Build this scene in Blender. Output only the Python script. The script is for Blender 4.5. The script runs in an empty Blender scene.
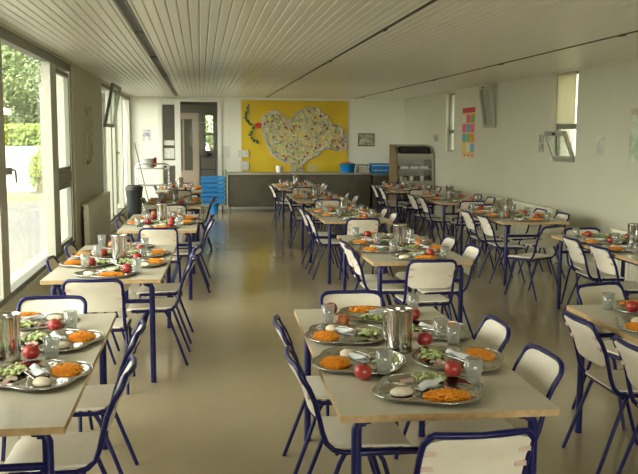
import bpy, math, random
from mathutils import Vector, Matrix
PI = math.pi
SC = bpy.context.scene
COL = SC.collection
random.seed(7)

# ------------------------------------------------------------------ camera
cam_d = bpy.data.cameras.new('camera')
cam = bpy.data.objects.new('camera', cam_d)
COL.objects.link(cam)
F_PX, PITCH, YAW, ROLL, EYE = 842.6, .1189, .1396, .005, 1.71
fw = Vector((math.sin(YAW) * math.cos(PITCH), math.cos(YAW) * math.cos(PITCH), -math.sin(PITCH)))
rt = Vector((math.cos(YAW), -math.sin(YAW), 0))
up = rt.cross(fw)
c_, s_ = math.cos(ROLL), math.sin(ROLL)
r2 = rt * c_ + up * s_
u2 = up * c_ - rt * s_
m = Matrix((r2, u2, -fw)).transposed().to_4x4()
m.translation = Vector((0, 0, EYE))
cam.matrix_world = m
cam_d.sensor_width = 36.0
cam_d.lens = F_PX / 638 * 36.0
cam_d.clip_start = .05
cam_d.clip_end = 400
SC.camera = cam

# ------------------------------------------------------------------ world, light, exposure
SKY_LOW, SKY_HIGH = 8.0, 26.0
w = bpy.data.worlds.new('daylight')
SC.world = w
w.use_nodes = True
bg = w.node_tree.nodes['Background']
bg.inputs[0].default_value = (1.0, .985, .91, 1)
# bright hazy sky, brighter round the sun's side (behind the camera, towards the window wall)
_nt = w.node_tree
_tc = _nt.nodes.new('ShaderNodeTexCoord')
_dp = _nt.nodes.new('ShaderNodeVectorMath'); _dp.operation = 'DOT_PRODUCT'; _dp.inputs[1].default_value = (-.50, -.83, .25)
_nt.links.new(_tc.outputs['Generated'], _dp.inputs[0])
_mr = _nt.nodes.new('ShaderNodeMapRange'); _mr.interpolation_type = 'SMOOTHSTEP'
_mr.inputs[1].default_value = 0.0; _mr.inputs[2].default_value = .95; _mr.inputs[3].default_value = SKY_LOW; _mr.inputs[4].default_value = SKY_HIGH
_nt.links.new(_dp.outputs['Value'], _mr.inputs[0]); _nt.links.new(_mr.outputs[0], bg.inputs[1])
SC.view_settings.view_transform = 'Standard'
SC.view_settings.look = 'None'
SC.view_settings.gamma = 1
SC.view_settings.use_curve_mapping = False
SC.view_settings.exposure = -0.75
SC.cycles.max_bounces = 10
SC.cycles.diffuse_bounces = 6
SC.cycles.glossy_bounces = 4
SC.cycles.transparent_max_bounces = 16
SC.cycles.caustics_reflective = False
SC.cycles.caustics_refractive = False
SC.cycles.sample_clamp_indirect = 6
SC.cycles.use_denoising = True

XL, XR, YB, ZC, YF = -1.57, 4.84, 19.9, 2.60, -3.2


def portal(name, loc, rot, sx, sy):
    l = bpy.data.lights.new(name, 'AREA')
    l.shape = 'RECTANGLE'; l.size = sx; l.size_y = sy
    l.cycles.is_portal = True
    o = bpy.data.objects.new(name, l); COL.objects.link(o)
    o.location = loc; o.rotation_euler = rot


portal('window_daylight', (XL - .3, 6.9, 1.5), (0, -PI / 2, 0), 2.4, 8.4)
portal('window_daylight', (XL - .3, 17.0, 1.4), (0, -PI / 2, 0), 2.6, 5.9)

# ------------------------------------------------------------------ materials
MATS = {}


def mat(name, col, rough=.5, metal=0., noise=0., nscale=8., col2=None, bump=0., bscale=60., spec=None, coat=0.):
    if name in MATS: return MATS[name]
    m = bpy.data.materials.new(name); m.use_nodes = True
    nt = m.node_tree; b = nt.nodes['Principled BSDF']
    b.inputs['Base Color'].default_value = (*col, 1)
    b.inputs['Roughness'].default_value = rough
    b.inputs['Metallic'].default_value = metal
    if spec is not None: b.inputs['Specular IOR Level'].default_value = spec
    if coat: b.inputs['Coat Weight'].default_value = coat
    if noise or col2 or bump:
        tc = nt.nodes.new('ShaderNodeTexCoord')
    if noise or col2:
        n = nt.nodes.new('ShaderNodeTexNoise'); n.inputs['Scale'].default_value = nscale
        n.inputs['Detail'].default_value = 4
        nt.links.new(tc.outputs['Object'], n.inputs['Vector'])
        cr = nt.nodes.new('ShaderNodeValToRGB')
        c2 = col2 or tuple(max(0, c * (1 - noise)) for c in col)
        cr.color_ramp.elements[0].color = (*c2, 1); cr.color_ramp.elements[0].position = .35
        cr.color_ramp.elements[1].color = (*col, 1); cr.color_ramp.elements[1].position = .65
        nt.links.new(n.outputs['Fac'], cr.inputs['Fac'])
        nt.links.new(cr.outputs['Color'], b.inputs['Base Color'])
    if bump:
        n2 = nt.nodes.new('ShaderNodeTexNoise'); n2.inputs['Scale'].default_value = bscale
        nt.links.new(tc.outputs['Object'], n2.inputs['Vector'])
        bp = nt.nodes.new('ShaderNodeBump'); bp.inputs['Strength'].default_value = bump
        bp.inputs['Distance'].default_value = .01
        nt.links.new(n2.outputs['Fac'], bp.inputs['Height'])
        nt.links.new(bp.outputs['Normal'], b.inputs['Normal'])
    MATS[name] = m
    return m


def thin_glass(name, tint, gloss=.08, diffuse=0., dcol=(.8, .8, .8), rough=.02, edge=.45):
    m = bpy.data.materials.new(name); m.use_nodes = True
    nt = m.node_tree; nt.nodes.clear()
    out = nt.nodes.new('ShaderNodeOutputMaterial')
    tr = nt.nodes.new('ShaderNodeBsdfTransparent'); tr.inputs[0].default_value = (*tint, 1)
    gl = nt.nodes.new('ShaderNodeBsdfGlossy'); gl.inputs['Roughness'].default_value = rough
    lw = nt.nodes.new('ShaderNodeLayerWeight'); lw.inputs['Blend'].default_value = .25
    mm = nt.nodes.new('ShaderNodeMath'); mm.operation = 'MULTIPLY_ADD'
    mm.inputs[1].default_value = edge; mm.inputs[2].default_value = gloss * .5
    nt.links.new(lw.outputs['Fresnel'], mm.inputs[0])
    mx = nt.nodes.new('ShaderNodeMixShader')
    nt.links.new(mm.outputs[0], mx.inputs[0]); nt.links.new(tr.outputs[0], mx.inputs[1]); nt.links.new(gl.outputs[0], mx.inputs[2])
    last = mx
    if diffuse:
        df = nt.nodes.new('ShaderNodeBsdfDiffuse'); df.inputs[0].default_value = (*dcol, 1)
        tl = nt.nodes.new('ShaderNodeBsdfTranslucent'); tl.inputs[0].default_value = (*dcol, 1)
        ad = nt.nodes.new('ShaderNodeMixShader'); ad.inputs[0].default_value = .5
        nt.links.new(df.outputs[0], ad.inputs[1]); nt.links.new(tl.outputs[0], ad.inputs[2])
        m2 = nt.nodes.new('ShaderNodeMixShader'); m2.inputs[0].default_value = diffuse
        nt.links.new(mx.outputs[0], m2.inputs[1]); nt.links.new(ad.outputs[0], m2.inputs[2])
        last = m2
    nt.links.new(last.outputs[0], out.inputs[0])
    MATS[name] = m
    return m


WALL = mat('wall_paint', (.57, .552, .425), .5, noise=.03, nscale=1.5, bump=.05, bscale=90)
BACKW = mat('lit_wall_paint', (.83, .81, .69), .45, noise=.03, nscale=1.5)  # same wall paint, kept lighter so the brighter back light is in the colour
FRAME = mat('aluminium_frame', (.42, .41, .33), .45, .35)
FRAME_D = mat('dark_frame', (.20, .195, .15), .5, .3)
WHITE_FR = mat('white_frame', (.70, .69, .60), .4)
GLASS = thin_glass('window_glass', (.93, .95, .93), .06)
GLASS_D = thin_glass('door_glass', (.90, .92, .90), 0., edge=.10)
BLUE = mat('blue_enamel', (.009, .009, .078), .30, 0, spec=.3)
BEIGE = mat('beige_laminate', (.84, .77, .62), .42, noise=.05, nscale=14)
TAB = mat('pink_tab', (.60, .44, .36), .5)
TOPM = mat('table_laminate', (.62, .57, .43), .30, noise=.05, nscale=10)
EDGE = mat('table_wood_edge', (.55, .36, .16), .5, noise=.25, nscale=30)
STEEL = mat('stainless_steel', (.62, .60, .55), .16, 1.)
STEEL_B = mat('brushed_steel', (.40, .38, .32), .38, 1., noise=.12, nscale=3)
STEEL_D = mat('dull_steel', (.115, .10, .07), .42, .6, noise=.2, nscale=4)
CARROT = mat('grated_carrot', (.88, .37, .015), .5, col2=(.72, .25, .008), nscale=60)
LETT = mat('lettuce', (.42, .52, .14), .5, col2=(.62, .66, .36), nscale=40)
HAM = mat('ham', (.62, .40, .34), .45, col2=(.70, .52, .45), nscale=50)
BREAD = mat('bread', (.72, .58, .38), .7, col2=(.82, .74, .58), nscale=30)
PAPER = mat('white_paper', (.74, .75, .72), .7, col2=(.66, .70, .70), nscale=38)
NOTICE = mat('notice_paper', (.70, .69, .62), .7, col2=(.55, .54, .48), nscale=26)
PLAST = thin_glass('clear_tumbler', (.86, .87, .84), .12, .20, (.82, .82, .76), .08)
APPLE = mat('apple_skin', (.30, .012, .022), .28, col2=(.38, .05, .03), nscale=22)
APPLE2 = mat('apple_skin_pale', (.42, .07, .04), .3, col2=(.58, .26, .09), nscale=20)
STEM = mat('apple_stem', (.10, .06, .03), .8)
BLUEP = mat('blue_plastic', (.01, .22, .55), .4)
BINM = mat('dark_plastic', (.022, .025, .023), .5)
REDC = mat('red_cloth', (.55, .03, .04), .7)
WHP = mat('white_plastic', (.75, .74, .68), .4)
BLK = mat('black_paint', (.02, .02, .02), .4)
CHROME = mat('chrome_tube', (.7, .7, .66), .15, 1.)
RAD = mat('radiator_paint', (.80, .78, .62), .4)
YEL = mat('yellow_paper', (.74, .52, .02), .6, col2=(.66, .44, .015), nscale=2.5, bump=.5, bscale=5)
BROWN = mat('brown_panel', (.20, .12, .045), .5)


def slat_ceiling():
    m = bpy.data.materials.new('ceiling_strips'); m.use_nodes = True
    nt = m.node_tree; b = nt.nodes['Principled BSDF']
    b.inputs['Base Color'].default_value = (.82, .80, .69, 1)
    b.inputs['Roughness'].default_value = .30
    b.inputs['Metallic'].default_value = .0
    MATS['ceiling_strips'] = m
    return m


def floor_mat():
    m = bpy.data.materials.new('terrazzo_floor'); m.use_nodes = True
    nt = m.node_tree; b = nt.nodes['Principled BSDF']
    tc = nt.nodes.new('ShaderNodeTexCoord')
    n1 = nt.nodes.new('ShaderNodeTexNoise'); n1.inputs['Scale'].default_value = 1.3; n1.inputs['Detail'].default_value = 5
    n2 = nt.nodes.new('ShaderNodeTexNoise'); n2.inputs['Scale'].default_value = 120
    mx = nt.nodes.new('ShaderNodeMath'); mx.operation = 'MULTIPLY_ADD'; mx.inputs[1].default_value = .4
    nt.links.new(tc.outputs['Object'], n1.inputs['Vector']); nt.links.new(tc.outputs['Object'], n2.inputs['Vector'])
    nt.links.new(n2.outputs['Fac'], mx.inputs[0]); nt.links.new(n1.outputs['Fac'], mx.inputs[2])
    cr = nt.nodes.new('ShaderNodeValToRGB')
    cr.color_ramp.elements[0].position = .45; cr.color_ramp.elements[0].color = (.335, .275, .165, 1)
    cr.color_ramp.elements[1].position = .95; cr.color_ramp.elements[1].color = (.40, .33, .205, 1)
    nt.links.new(mx.outputs[0], cr.inputs[0]); nt.links.new(cr.outputs[0], b.inputs['Base Color'])
    rr = nt.nodes.new('ShaderNodeMapRange'); rr.inputs[3].default_value = .11; rr.inputs[4].default_value = .21
    nt.links.new(n1.outputs['Fac'], rr.inputs[0]); nt.links.new(rr.outputs[0], b.inputs['Roughness'])
    b.inputs['Specular IOR Level'].default_value = .9
    return m


CEIL = slat_ceiling()
FLOOR = floor_mat()


# ------------------------------------------------------------------ mesh builder
class MB:
    def __init__(s):
        s.v = []; s.f = []; s.mi = []; s.sm = []

    def add(s, vs, fs, mi=0, smooth=False):
        o = len(s.v); s.v += [tuple(x) for x in vs]
        for f in fs:
            s.f.append([i + o for i in f]); s.mi.append(mi); s.sm.append(smooth)

    def box(s, a, b, mi=0):
        (x0, y0, z0), (x1, y1, z1) = a, b
        vs = [(x0, y0, z0), (x1, y0, z0), (x1, y1, z0), (x0, y1, z0), (x0, y0, z1), (x1, y0, z1), (x1, y1, z1), (x0, y1, z1)]
        s.add(vs, [(0, 3, 2, 1), (4, 5, 6, 7), (0, 1, 5, 4), (1, 2, 6, 5), (2, 3, 7, 6), (3, 0, 4, 7)], mi)

    def obox(s, p, q, wx, wz, mi=0):
        """bar from p to q with a rectangular section"""
        p, q = Vector(p), Vector(q); d = (q - p).normalized()
        u = d.cross(Vector((0, 0, 1)))
        if u.length < 1e-3: u = Vector((1, 0, 0))
        u.normalize(); n = u.cross(d)
        vs = []
        for e in (p, q):
            for a, b in ((-1, -1), (1, -1), (1, 1), (-1, 1)): vs.append(e + u * a * wx / 2 + n * b * wz / 2)
        s.add(vs, [(0, 3, 2, 1), (4, 5, 6, 7), (0, 1, 5, 4), (1, 2, 6, 5), (2, 3, 7, 6), (3, 0, 4, 7)], mi)

    def tube(s, pts, r, n=8, mi=0, closed=False):
        pts = [Vector(p) for p in pts]; k = len(pts)
        ref = None; rings = []
        for i, p in enumerate(pts):
            a = pts[i - 1] if (i > 0 or closed) else p
            b = pts[(i + 1) % k] if (i < k - 1 or closed) else p
            d = (b - a).normalized()
            if ref is None:
                ref = Vector((0, 0, 1)) if abs(d.z) < .9 else Vector((1, 0, 0))
            u = (ref - d * ref.dot(d)).normalized(); ref = u
            v = d.cross(u)
            rr = r[i] if isinstance(r, (list, tuple)) else r
            rings.append([p + (u * math.cos(2 * PI * j / n) + v * math.sin(2 * PI * j / n)) * rr for j in range(n)])
        vs = [q for rg in rings for q in rg]; fs = []
        for i in range(k if closed else k - 1):
            i2 = (i + 1) % k
            for j in range(n):
                j2 = (j + 1) % n
                fs.append((i * n + j, i * n + j2, i2 * n + j2, i2 * n + j))
        s.add(vs, fs, mi, True)
        if not closed:
            s.add(rings[0], [tuple(reversed(range(n)))], mi); s.add(rings[-1], [tuple(range(n))], mi)

    def lathe(s, prof, n=20, c=(0, 0, 0), mi=0, cap=True):
        vs = []; fs = []
        for (r, z) in prof:
            for j in range(n):
                a = 2 * PI * j / n; vs.append((c[0] + r * math.cos(a), c[1] + r * math.sin(a), c[2] + z))
        for i in range(len(prof) - 1):
            for j in range(n):
                j2 = (j + 1) % n; fs.append((i * n + j, i * n + j2, (i + 1) * n + j2, (i + 1) * n + j))
        s.add(vs, fs, mi, True)
        if cap:
            s.add(vs[:n], [tuple(reversed(range(n)))], mi)
            s.add(vs[-n:], [tuple(range(n))], mi)

    def grid(s, fn, nu, nv, mi=0, wrap=False):
        vs = [fn(i / (nu), j / (nv - 1)) for i in range(nu + (0 if wrap else 1)) for j in range(nv)]
        R = nu + (0 if wrap else 1); fs = []
        for i in range(nu):
            i2 = (i + 1) % R
            for j in range(nv - 1):
                fs.append((i * nv + j, i2 * nv + j, i2 * nv + j + 1, i * nv + j + 1))
        s.add(vs, fs, mi, True)

    def prism(s, poly, z0, z1, mi=0, mi_side=None):
        n = len(poly)
        vs = [(x, y, z0) for x, y in poly] + [(x, y, z1) for x, y in poly]
        s.add(vs, [tuple(reversed(range(n))), tuple(range(n, 2 * n))], mi)
        s.add(vs, [(i, (i + 1) % n, n + (i + 1) % n, n + i) for i in range(n)], mi if mi_side is None else mi_side)

    def build(s, name, mats, parent=None, loc=None, rotz=0, bevel=0):
        me = bpy.data.meshes.new(name)
        me.from_pydata(s.v, [], s.f)
        if not isinstance(mats, (list, tuple)): mats = [mats]
        for x in mats: me.materials.append(x)
        me.polygons.foreach_set('material_index', s.mi)
        me.polygons.foreach_set('use_smooth', s.sm)
        me.update()
        o = bpy.data.objects.new(name, me); COL.objects.link(o)
        if parent is not None: o.parent = parent
        if loc is not None: o.location = loc
        o.rotation_euler = (0, 0, rotz)
        if bevel:
            b = o.modifiers.new('bevel', 'BEVEL'); b.width = bevel; b.segments = 2; b.limit_method = 'ANGLE'
        return o


def tag(o, label=None, cat=None, group=None, kind=None):
    if label: o['label'] = label
    if cat: o['category'] = cat
    if group: o['group'] = group
    if kind: o['kind'] = kind
    return o


def empty(name, loc=(0, 0, 0), rotz=0):
    o = bpy.data.objects.new(name, None); COL.objects.link(o)
    o.location = loc; o.rotation_euler = (0, 0, rotz); o.empty_display_size = .05
    return o


KIDS = {}


def remember(root):
    """list the children once so that copies need no search"""
    def walk(o):
        KIDS[o.name] = [c for c in o.children]
        for c in KIDS[o.name]: walk(c)
    walk(root)


def copy_tree(o, parent=None):
    c = o.copy(); COL.objects.link(c); c.parent = parent
    for ch in KIDS.get(o.name, []):
        copy_tree(ch, c)
    return c


USED = {}


def spawn(key, proto_fn, loc, rotz, label, cat, group):
    if key not in USED:
        o = proto_fn(); bpy.context.view_layer.update(); remember(o); USED[key] = o
    else:
        o = copy_tree(USED[key])
    o.location = loc; o.rotation_euler = (0, 0, rotz)
    tag(o, label, cat, group)
    return o


def struct(o):
    o['kind'] = 'structure'; return o


def rrect(x0, y0, x1, y1, r, n=5):
    pts = []
    for cx, cy, a0 in ((x1 - r, y1 - r, 0), (x0 + r, y1 - r, 90), (x0 + r, y0 + r, 180), (x1 - r, y0 + r, 270)):
        for i in range(n + 1):
            a = math.radians(a0 + 90 * i / n); pts.append((cx + r * math.cos(a), cy + r * math.sin(a)))
    return pts


# ================================================================== THE SETTING
b = MB(); b.box((XL - .05, YF, -.2), (XR + .35, YB + .2, 0)); struct(b.build('floor', FLOOR))

# ceiling: metal strips running into the depth, with open joints, and two wider dark joints
b = MB()
DARKJ = [-.50, 1.53, 3.64]
b.box((XL - .3, YF, ZC + .03), (XR + .4, YB + .2, ZC + .12), 1)
x = XL - .3
pitch = .075
while x < XR + .35:
    x1 = min(x + pitch - .0045, XR + .35)
    segs = [(x, x1)]
    for dj, hw in ((-.52, .045), (1.53, .016), (3.64, .016)):
        ns = []
        for a, c in segs:
            if c <= dj - hw or a >= dj + hw: ns.append((a, c))
            else:
                if a < dj - hw: ns.append((a, dj - hw))
                if c > dj + hw: ns.append((dj + hw, c))
        segs = ns
    for a, c in segs:
        if c - a < .008: continue
        # shallow tray-shaped strip
        vs = [(a, YF, ZC + .02), (a, YF, ZC + .006), (a + .007, YF, ZC), (c - .007, YF, ZC), (c, YF, ZC + .006), (c, YF, ZC + .02)]
        vs += [(p, YB, q) for p, _, q in vs]
        b.add(vs, [(k, k + 1, k + 7, k + 6) for k in range(5)], 0)
    x += pitch
JOINT = mat('ceiling_joint', (.10, .095, .07), .8)
struct(b.build('ceiling', [CEIL, JOINT]))
for k, dj in enumerate((1.53, 3.64)):
    b = MB(); b.box((dj - .015, YF, ZC - .004), (dj + .015, YB, ZC + .02)); y = 1.0
    while y < YB: b.box((dj - .02, y, ZC - .012), (dj + .02, y + .10, ZC - .004)); y += 3.0
    struct(b.build('trim_%d' % (k + 1), mat('joint_shade', (.07, .06, .045), .6)))  # dark strip over the open joint; its shaded depth is put into colour

# ventilation grilles lying in the left joint
VENT = mat('grille_grey', (.20, .19, .17), .5, .3)


def vent(y0, y1, label):
    b = MB()
    b.box((-.56, y0, ZC + .002), (-.545, y1, ZC + .02)); b.box((-.495, y0, ZC + .002), (-.48, y1, ZC + .02))
    b.box((-.56, y0, ZC + .002), (-.48, y0 + .02, ZC + .02)); b.box((-.56, y1 - .02, ZC + .002), (-.48, y1, ZC + .02))
    k = y0 + .06
    while k < y1 - .04:
        b.box((-.547, k, ZC + .006), (-.493, k + .018, ZC + .018)); k += .06
    tag(b.build('ceiling_vent', VENT), label, 'vent', 'grilles in the ceiling joint')


vent(4.9, 7.55, 'grey slotted air grille in the ceiling joint, first from the camera')
vent(7.75, 9.9, 'grey slotted air grille in the ceiling joint, second from the camera')
vent(10.2, 12.8, 'grey slotted air grille in the ceiling joint, third from the camera')
vent(13.2, 17.2, 'grey slotted air grille in the ceiling joint, closest to the back wall')

# left wall: plinth under the glazing, pier between the two windows
b = MB()
b.box((XL - .3, YF, -.1), (XL, 11.0, .34)); b.box((XL - .3, 14.12, -.1), (XL, YB, .16))
b.box((XL - .3, 11.0, -.1), (XL, 14.12, ZC + .05))
b.box((XL - .3, YF, 2.58), (XL, 11.0, ZC + .05)); b.box((XL - .3, YF, .34), (XL, 2.9, 2.58)); b.box((XL - .3, 14.12, 2.57), (XL, YB, ZC + .05))  # unseen solid stretch near the camera, added to cut daylight in front
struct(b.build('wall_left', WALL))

# right wall with two slot windows
W_SM = (15.85, 16.40, 1.42, 2.56)
W_MID = (13.85, 14.35, 1.86, 2.56)
W_BG = (10.47, 11.25, 1.38, 2.575)
b = MB()
T = .32


def wall_with_holes(b, x0, x1, y0, y1, z0, z1, holes):
    y = y0
    for (a, c, p, q) in sorted(holes):
        b.box((x0, y, z0), (x1, a, z1)); b.box((x0, a, z0), (x1, c, p)); b.box((x0, a, q), (x1, c, z1)); y = c
    b.box((x0, y, z0), (x1, y1, z1))


wall_with_holes(b, XR, XR + T, YF, YB, -.05, ZC + .05, [W_SM, W_BG])
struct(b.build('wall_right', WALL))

# back wall with the door opening
DX0, DX1 = -.96, .49
b = MB()
b.box((XL - .3, YB, -.05), (DX0, YB + .15, ZC + .05)); b.box((DX1, YB, -.05), (XR + .3, YB + .15, ZC + .05))
b.box((DX0, YB, 2.56), (DX1, YB + .15, ZC + .05))
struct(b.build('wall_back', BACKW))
W_FR = (-.6, 4.2, .95, 2.45)
b = MB()
b.box((XL - .3, YF - .15, -.05), (W_FR[0], YF, ZC + .05)); b.box((W_FR[1], YF - .15, -.05), (XR + .3, YF, ZC + .05))
b.box((W_FR[0], YF - .15, -.05), (W_FR[1], YF, W_FR[2])); b.box((W_FR[0], YF - .15, W_FR[3]), (W_FR[1], YF, ZC + .05))
struct(b.build('wall_front', WALL))
root = empty('window_5'); struct(root)  # unseen window, added behind the camera to light surfaces facing it
b = MB()
for a in (-.6, .55, 1.75, 2.95, 4.14): b.box((a, YF - .1, W_FR[2]), (a + .06, YF - .04, W_FR[3]))
b.box((W_FR[0], YF - .1, W_FR[2]), (W_FR[1], YF - .04, W_FR[2] + .06)); b.box((W_FR[0], YF - .1, W_FR[3] - .06), (W_FR[1], YF - .04, W_FR[3]))
struct(b.build('window_frame', FRAME, root))
b = MB(); b.box((W_FR[0], YF - .08, W_FR[2]), (W_FR[1], YF - .074, W_FR[3])); struct(b.build('window_pane', GLASS, root))
portal('window_daylight', (1.8, YF - .4, 1.7), (PI / 2, 0, 0), 5.2, 1.9)


# ---- windows of the left wall
def frame_rect(b, x0, x1, y0, y1, z0, z1, t, mi=0):
    b.box((x0, y0, z0), (x1, y0 + t, z1), mi); b.box((x0, y1 - t, z0), (x1, y1, z1), mi)
    b.box((x0, y0 + t, z0), (x1, y1 - t, z0 + t), mi); b.box((x0, y0 + t, z1 - t), (x1, y1 - t, z1), mi)


def window_left(idx, y0, y1, z0, z1, posts, transoms, top=.07):
    root = empty('window_%d' % idx, (0, 0, 0)); struct(root)
    b = MB(); xo = XL - .11; xi = XL - .02
    b.box((xo, y0, z1 - top), (xi, y1, z1)); b.box((xo, y0, z0), (xi, y1, z0 + .05))
    struct(b.build('window_frame', FRAME_D, root))
    b = MB()
    for (a, c) in posts: b.box((xo, a, z0 + .05), (xi, c, z1 - top))
    struct(b.build('window_mullion', FRAME, root))
    b = MB()
    for (a, c, p, q) in transoms: b.box((xo + .02, a, p), (xi - .01, c, q))
    if transoms: struct(b.build('window_transom', FRAME_D, root))
    b = MB(); b.box((XL - .10, y0, z0 + .04), (XL - .094, y1, z1 - top + .01)); struct(b.build('window_pane', GLASS, root))
    return root


w1 = window_left(1, 2.9, 11.0, .34, 2.58, [(2.9, 3.0), (4.8, 4.92), (7.0, 7.26), (9.50, 9.86), (10.88, 11.0)],
                 [(9.86, 10.88, 1.14, 1.27)], .09)
b = MB(); b.box((XL - .03, 7.29, 1.38), (XL + .012, 7.34, 1.44)); b.tube([(XL + .01, 7.31, 1.42), (XL + .035, 7.31, 1.42), (XL + .04, 7.33, 1.41), (XL + .04, 7.35, 1.31)], .008)
struct(b.build('window_handle', FRAME_D, w1))
# inner frame of the narrow sash
b = MB(); frame_rect(b, XL - .08, XL - .03, 9.90, 10.85, 1.28, 2.46, .05); frame_rect(b, XL - .08, XL - .03, 9.90, 10.85, .40, 1.13, .05)
struct(b.build('sash_frame', FRAME_D, w1))
w2 = window_left(2, 14.12, YB, .16, 2.57, [(14.12, 14.22), (15.65, 15.85), (16.4, 16.5), (17.9, 18.06), (YB - .15, YB)], [], .06)
b = MB(); b.tube([(XL - .02, 16.45, 1.38), (XL + .03, 16.45, 1.38), (XL + .035, 16.57, 1.37)], .012); struct(b.build('window_handle', FRAME_D, w2))


# open hopper sash, top of window 2, tilted into the room
def sash(name, h, wd, t, loc, tilt, fm, mirror=1):
    root = empty(name, loc)
    b = MB()
    bw = .055
    # local: hinge line along y at z=0 (top or bottom), leaf in the y-z plane
    b.box((-t / 2, -wd / 2, 0), (t / 2, -wd / 2 + bw, h)); b.box((-t / 2, wd / 2 - bw, 0), (t / 2, wd / 2, h))
    b.box((-t / 2, -wd / 2 + bw, 0), (t / 2, wd / 2 - bw, bw)); b.box((-t / 2, -wd / 2 + bw, h - bw), (t / 2, wd / 2 - bw, h))
    b.build('sash_frame', fm, root)
    b = MB(); b.box((-.003, -wd / 2 + bw, bw), (.003, wd / 2 - bw, h - bw)); b.build('pane', GLASS_D, root)
    b = MB(); b.box((-t / 2 - .012, -.04, h - .04), (-t / 2, .04, h - .01)); b.build('latch', BLK, root)
    root.rotation_euler = (0, tilt, 0)
    return root


o = sash('window_sash', .72, 1.35, .045, (XL + .03, 14.85, 1.85), .20, FRAME_D)
tag(o, 'grey framed hopper sash tilted into the room at the top of the far window', 'window')


# ---- slot windows of the right wall
def window_right(idx, hole, div=None):
    y0, y1, z0, z1 = hole
    root = empty('window_%d' % idx); struct(root)
    b = MB(); frame_rect(b, XR + .07, XR + .12, y0, y1, z0, z1, .03)
    if div: b.box((XR + .07, y0, div - .035), (XR + .12, y1, div + .035))
    struct(b.build('window_frame', FRAME_D, root))
    b = MB(); b.box((XR + .09, y0 + .03, z0 + .03), (XR + .095, y1 - .03, z1 - .03)); struct(b.build('window_pane', GLASS, root))
    b = MB(); b.box((XR + .001, y0, z0 - .02), (XR + .07, y1, z0 + .004)); struct(b.build('window_sill', WALL, root))
    portal('window_daylight', (XR + .5, (y0 + y1) / 2, (z0 + z1) / 2), (0, PI / 2, 0), z1 - z0 + .2, y1 - y0 + .3)


b = MB(); b.box((XR + .055, 10.66, 1.90), (XR + .065, W_BG[1], W_BG[3])); struct(b.build('window_blind', thin_glass('beige_blind', (.5, .5, .4), 0., .8, (.80, .77, .60), edge=0.)))
window_right(3, W_SM, 1.82)
window_right(4, W_BG, 1.86)
o = sash('window_sash', .42, .66, .04, (XR + .03, 10.86, 1.40), -.38, FRAME)
tag(o, 'small open hopper sash tilted in at the bottom of the tall slot window', 'window')
o = sash('window_sash', .70, .52, .05, (XR - .02, 13.75, 1.87), -.16, FRAME)
tag(o, 'narrow grey sash hanging open under the ceiling beside the coloured poster', 'window')

# pale rendered wall outside, seen through the slot windows
b = MB()
b.box((XR + 5.0, 0, -.1), (XR + 5.3, 34, 3.4))
struct(b.build('exterior_wall', mat('pale_render', (.75, .74, .62), .8)))

# ---- back door unit (white frame, glazed leaf with notices, glazed door)
root = empty('door_1'); struct(root)
b = MB(); y0, y1 = YB - .03, YB + .08
b.box((DX0, y0, 0), (DX0 + .09, y1, 2.56)); b.box((DX1 - .09, y0, 0), (DX1, y1, 2.56)); b.box((DX0 + .09, y0, 2.49), (DX1 - .09, y1, 2.56))
b.box((-.56, y0, 0), (-.45, y1, 2.49))
struct(b.build('door_frame', WHITE_FR, root))
b = MB()
b.box((DX0 + .09, y0 + .02, 0), (-.85, y1 - .02, 2.49)); b.box((-.58, y0 + .02, 0), (-.56, y1 - .02, 2.49))
for a, c in ((0, .15), (1.02, 1.14), (2.42, 2.49)): b.box((-.85, y0 + .02, a), (-.58, y1 - .02, c))
struct(b.build('door_leaf', WHITE_FR, root))
b = MB(); b.box((-.85, YB + .02, .15), (-.58, YB + .026, 2.42)); b.box((-.45, YB + .02, .02), (DX1 - .09, YB + .026, 2.49)); struct(b.build('door_pane', GLASS_D, root))
for (za, zb, lab) in ((1.49, 1.60, 'white notice taped high on the narrow glazed leaf'), (1.18, 1.42, 'white sheet taped low on the narrow glazed leaf')):
    b = MB(); b.box((-.83, YB + .012, za), (-.60, YB + .016, zb))
    tag(b.build('paper_notice', NOTICE), lab, 'notice')

# corridor behind the door
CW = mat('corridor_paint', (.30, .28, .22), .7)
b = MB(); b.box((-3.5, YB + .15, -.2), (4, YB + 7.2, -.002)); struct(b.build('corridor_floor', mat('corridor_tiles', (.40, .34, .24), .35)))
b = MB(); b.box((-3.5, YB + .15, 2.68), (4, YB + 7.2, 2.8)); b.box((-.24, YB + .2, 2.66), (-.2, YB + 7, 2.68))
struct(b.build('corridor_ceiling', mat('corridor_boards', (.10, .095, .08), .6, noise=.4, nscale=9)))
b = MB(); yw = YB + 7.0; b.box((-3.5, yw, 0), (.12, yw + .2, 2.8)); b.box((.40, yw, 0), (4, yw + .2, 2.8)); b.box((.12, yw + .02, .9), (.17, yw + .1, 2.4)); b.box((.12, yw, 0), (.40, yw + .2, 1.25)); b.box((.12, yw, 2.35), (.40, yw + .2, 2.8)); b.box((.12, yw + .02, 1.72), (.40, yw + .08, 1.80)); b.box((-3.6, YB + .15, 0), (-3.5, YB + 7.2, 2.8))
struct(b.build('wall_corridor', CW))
b = MB(); b.box((.9, YB + .15, 0), (1.0, YB + 2.4, 2.8)); b.box((.9, YB + 2.4, 0), (1.0, YB + 7.2, .9)); b.box((.9, YB + 6, 0), (1.0, YB + 7.2, 2.8)); b.box((.9, YB + 2.4, 2.4), (1.0, YB + 6, 2.8))
struct(b.build('wall_corridor_side', CW))
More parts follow.
